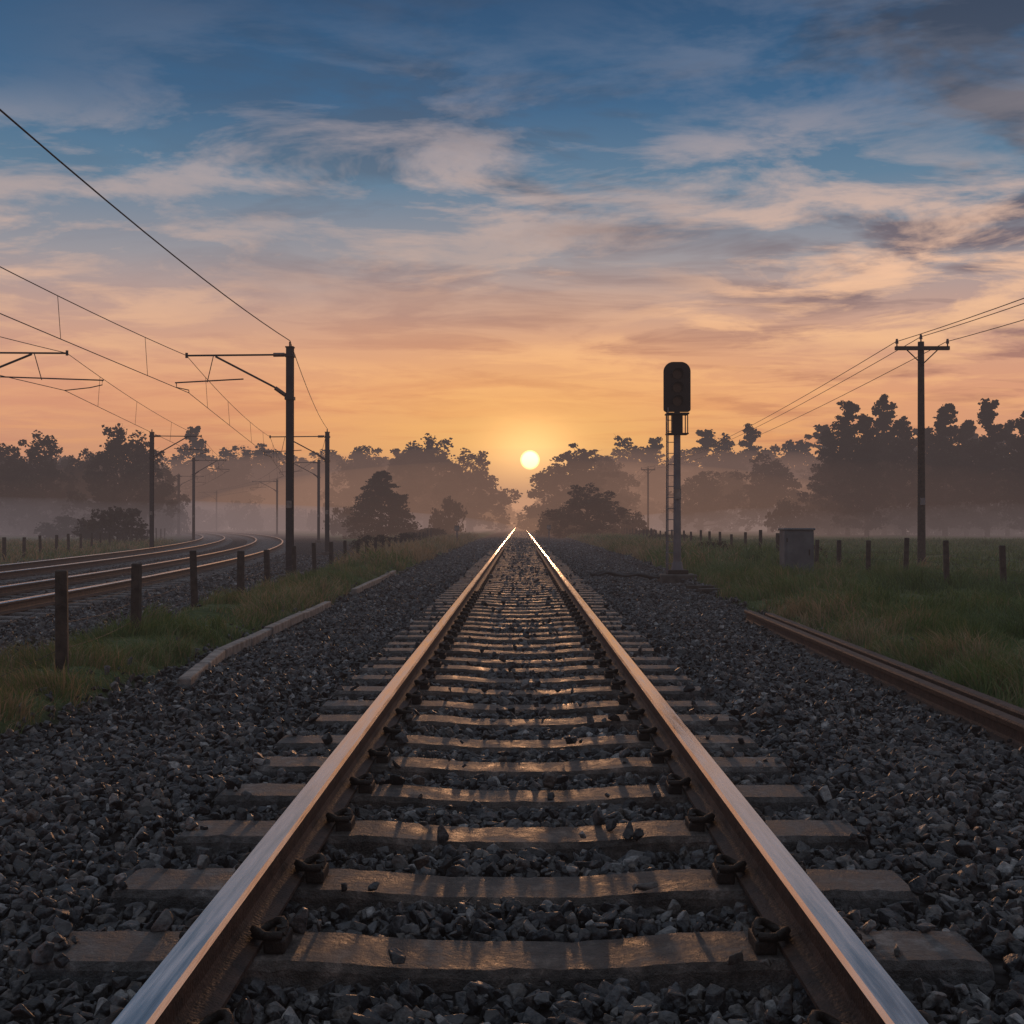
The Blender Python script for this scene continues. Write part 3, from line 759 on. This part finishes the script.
cv=N('ShaderNodeCombineXYZ'); L(cx,cv.inputs[0]); L(cy,cv.inputs[1])
def cloud(scale,loc,rot,sc,detail=7,dist=.6,rough=.6):
    mp=N('ShaderNodeMapping'); mp.inputs['Location'].default_value=loc; mp.inputs['Rotation'].default_value=(0,0,rot); mp.inputs['Scale'].default_value=sc
    L(cv.outputs[0],mp.inputs[0]); n=N('ShaderNodeTexNoise'); n.inputs['Scale'].default_value=scale; n.inputs['Detail'].default_value=detail; n.inputs['Roughness'].default_value=rough; n.inputs['Distortion'].default_value=dist
    L(mp.outputs[0],n.inputs['Vector']); return n.outputs[0]
c1=cloud(2.3,(3.1,1.7,0),.45,(.8,1.0,1),dist=.35,rough=.62,detail=6)
c2=cloud(1.5,(8.3,4.2,0),-.35,(.8,1.1,1),dist=.5,detail=5)
c3=cloud(.55,(1.3,6.2,0),.3,(1,1,1),detail=2,dist=0)
cov=ramp(nt,[(.38,(.15,.15,.15)),(.56,(1,1,1))],c3).outputs[0]
topfade=ramp(nt,[(0,(.8,.8,.8)),(.20,(1,1,1)),(.28,(.75,.75,.75)),(.34,(.42,.42,.42)),(.40,(.22,.22,.22)),(1,(.5,.5,.5))],zs).outputs[0]
m1=ramp(nt,[(.45,(0,0,0)),(.57,(.8,.8,.8)),(.67,(1,1,1))],c1).outputs[0]
m2=ramp(nt,[(.47,(0,0,0)),(.61,(1,1,1))],c2).outputs[0]
lit=ramp(nt,[(0,lin(242,158,104)),(.07,lin(255,178,118)),(.14,lin(255,200,152)),(.21,lin(248,200,168)),(.28,lin(214,186,174)),(.36,lin(160,160,172)),(.5,lin(140,145,160)),(1,lin(178,176,182))],zs).outputs[0]
drk=ramp(nt,[(0,lin(190,116,94)),(.10,lin(178,120,106)),(.17,lin(128,112,120)),(.27,lin(72,86,106)),(.40,lin(38,60,86)),(1,lin(124,126,136))],zs).outputs[0]
rt=math_('ADD',math_('MULTIPLY',X,1.3),.55,clamp=True)
col=mix(math_('MULTIPLY',math_('MULTIPLY',m2,rt),1.15,clamp=True),base,drk)
lf=math_('ADD',math_('MULTIPLY',X,.9),.92,clamp=True)
col=mix(math_('MULTIPLY',math_('MULTIPLY',math_('MULTIPLY',m1,cov),lf),math_('MULTIPLY',topfade,.95)),col,lit)
front=math_('GREATER_THAN',Y,0.0)
def gauss(a,b):
    dx=math_('DIVIDE',math_('SUBTRACT',X,sd.x),a); dz=math_('DIVIDE',math_('SUBTRACT',Z,sd.z),b)
    q=math_('ADD',math_('MULTIPLY',dx,dx),math_('MULTIPLY',dz,dz)); return math_('MULTIPLY',math_('EXPONENT',math_('MULTIPLY',q,-1.0)),front)
glow=mix(math_('MULTIPLY',m2,.5),lin(255,178,98),lin(236,134,78))
col=mix(math_('MULTIPLY',gauss(.33,.098),.82),col,glow)
col=mix(math_('MULTIPLY',gauss(.13,.055),.8),col,lin(255,194,104))
col=mix(gauss(.036,.029),col,(1.8,.98,.34,1))
dx=math_('SUBTRACT',X,sd.x); dz=math_('SUBTRACT',Z,sd.z); rr=math_('SQRT',math_('ADD',math_('MULTIPLY',dx,dx),math_('MULTIPLY',dz,dz)))
disc=math_('MULTIPLY',math_('DIVIDE',math_('SUBTRACT',.0084,rr),.0022,clamp=True),front)
col=mix(disc,col,(7,4.4,1.5,1))
sky=N('ShaderNodeTexSky'); sky.sky_type='NISHITA'; sky.sun_disc=False; sky.sun_elevation=SUN_EL; sky.sun_rotation=SUN_AZ
b1=N('ShaderNodeBackground'); L(col,b1.inputs[0]); b1.inputs[1].default_value=1.0
b2=N('ShaderNodeBackground'); L(sky.outputs[0],b2.inputs[0]); b2.inputs[1].default_value=.004
ad=N('ShaderNodeAddShader'); L(b1.outputs[0],ad.inputs[0]); L(b2.outputs[0],ad.inputs[1])
wo=N('ShaderNodeOutputWorld'); L(ad.outputs[0],wo.inputs[0])

sl=bpy.data.lights.new('sun','SUN'); sl.energy=1.2; sl.angle=math.radians(3.0); sl.color=(1,.50,.24)
so=bpy.data.objects.new('sun',sl); so.rotation_euler=(-sd).to_track_quat('-Z','Y').to_euler(); so.location=(0,0,30); link(so)

# ---------------------------------------------------------------- camera
cam=bpy.data.cameras.new('camera'); co=bpy.data.objects.new('camera',cam); link(co)
cam.sensor_width=36; cam.lens=36*F/1024; cam.clip_end=6000; cam.clip_start=.05
co.location=(0,0,CH); co.rotation_euler=(math.radians(90)+math.atan(10/F),0,math.atan(8/F))
scene.camera=co
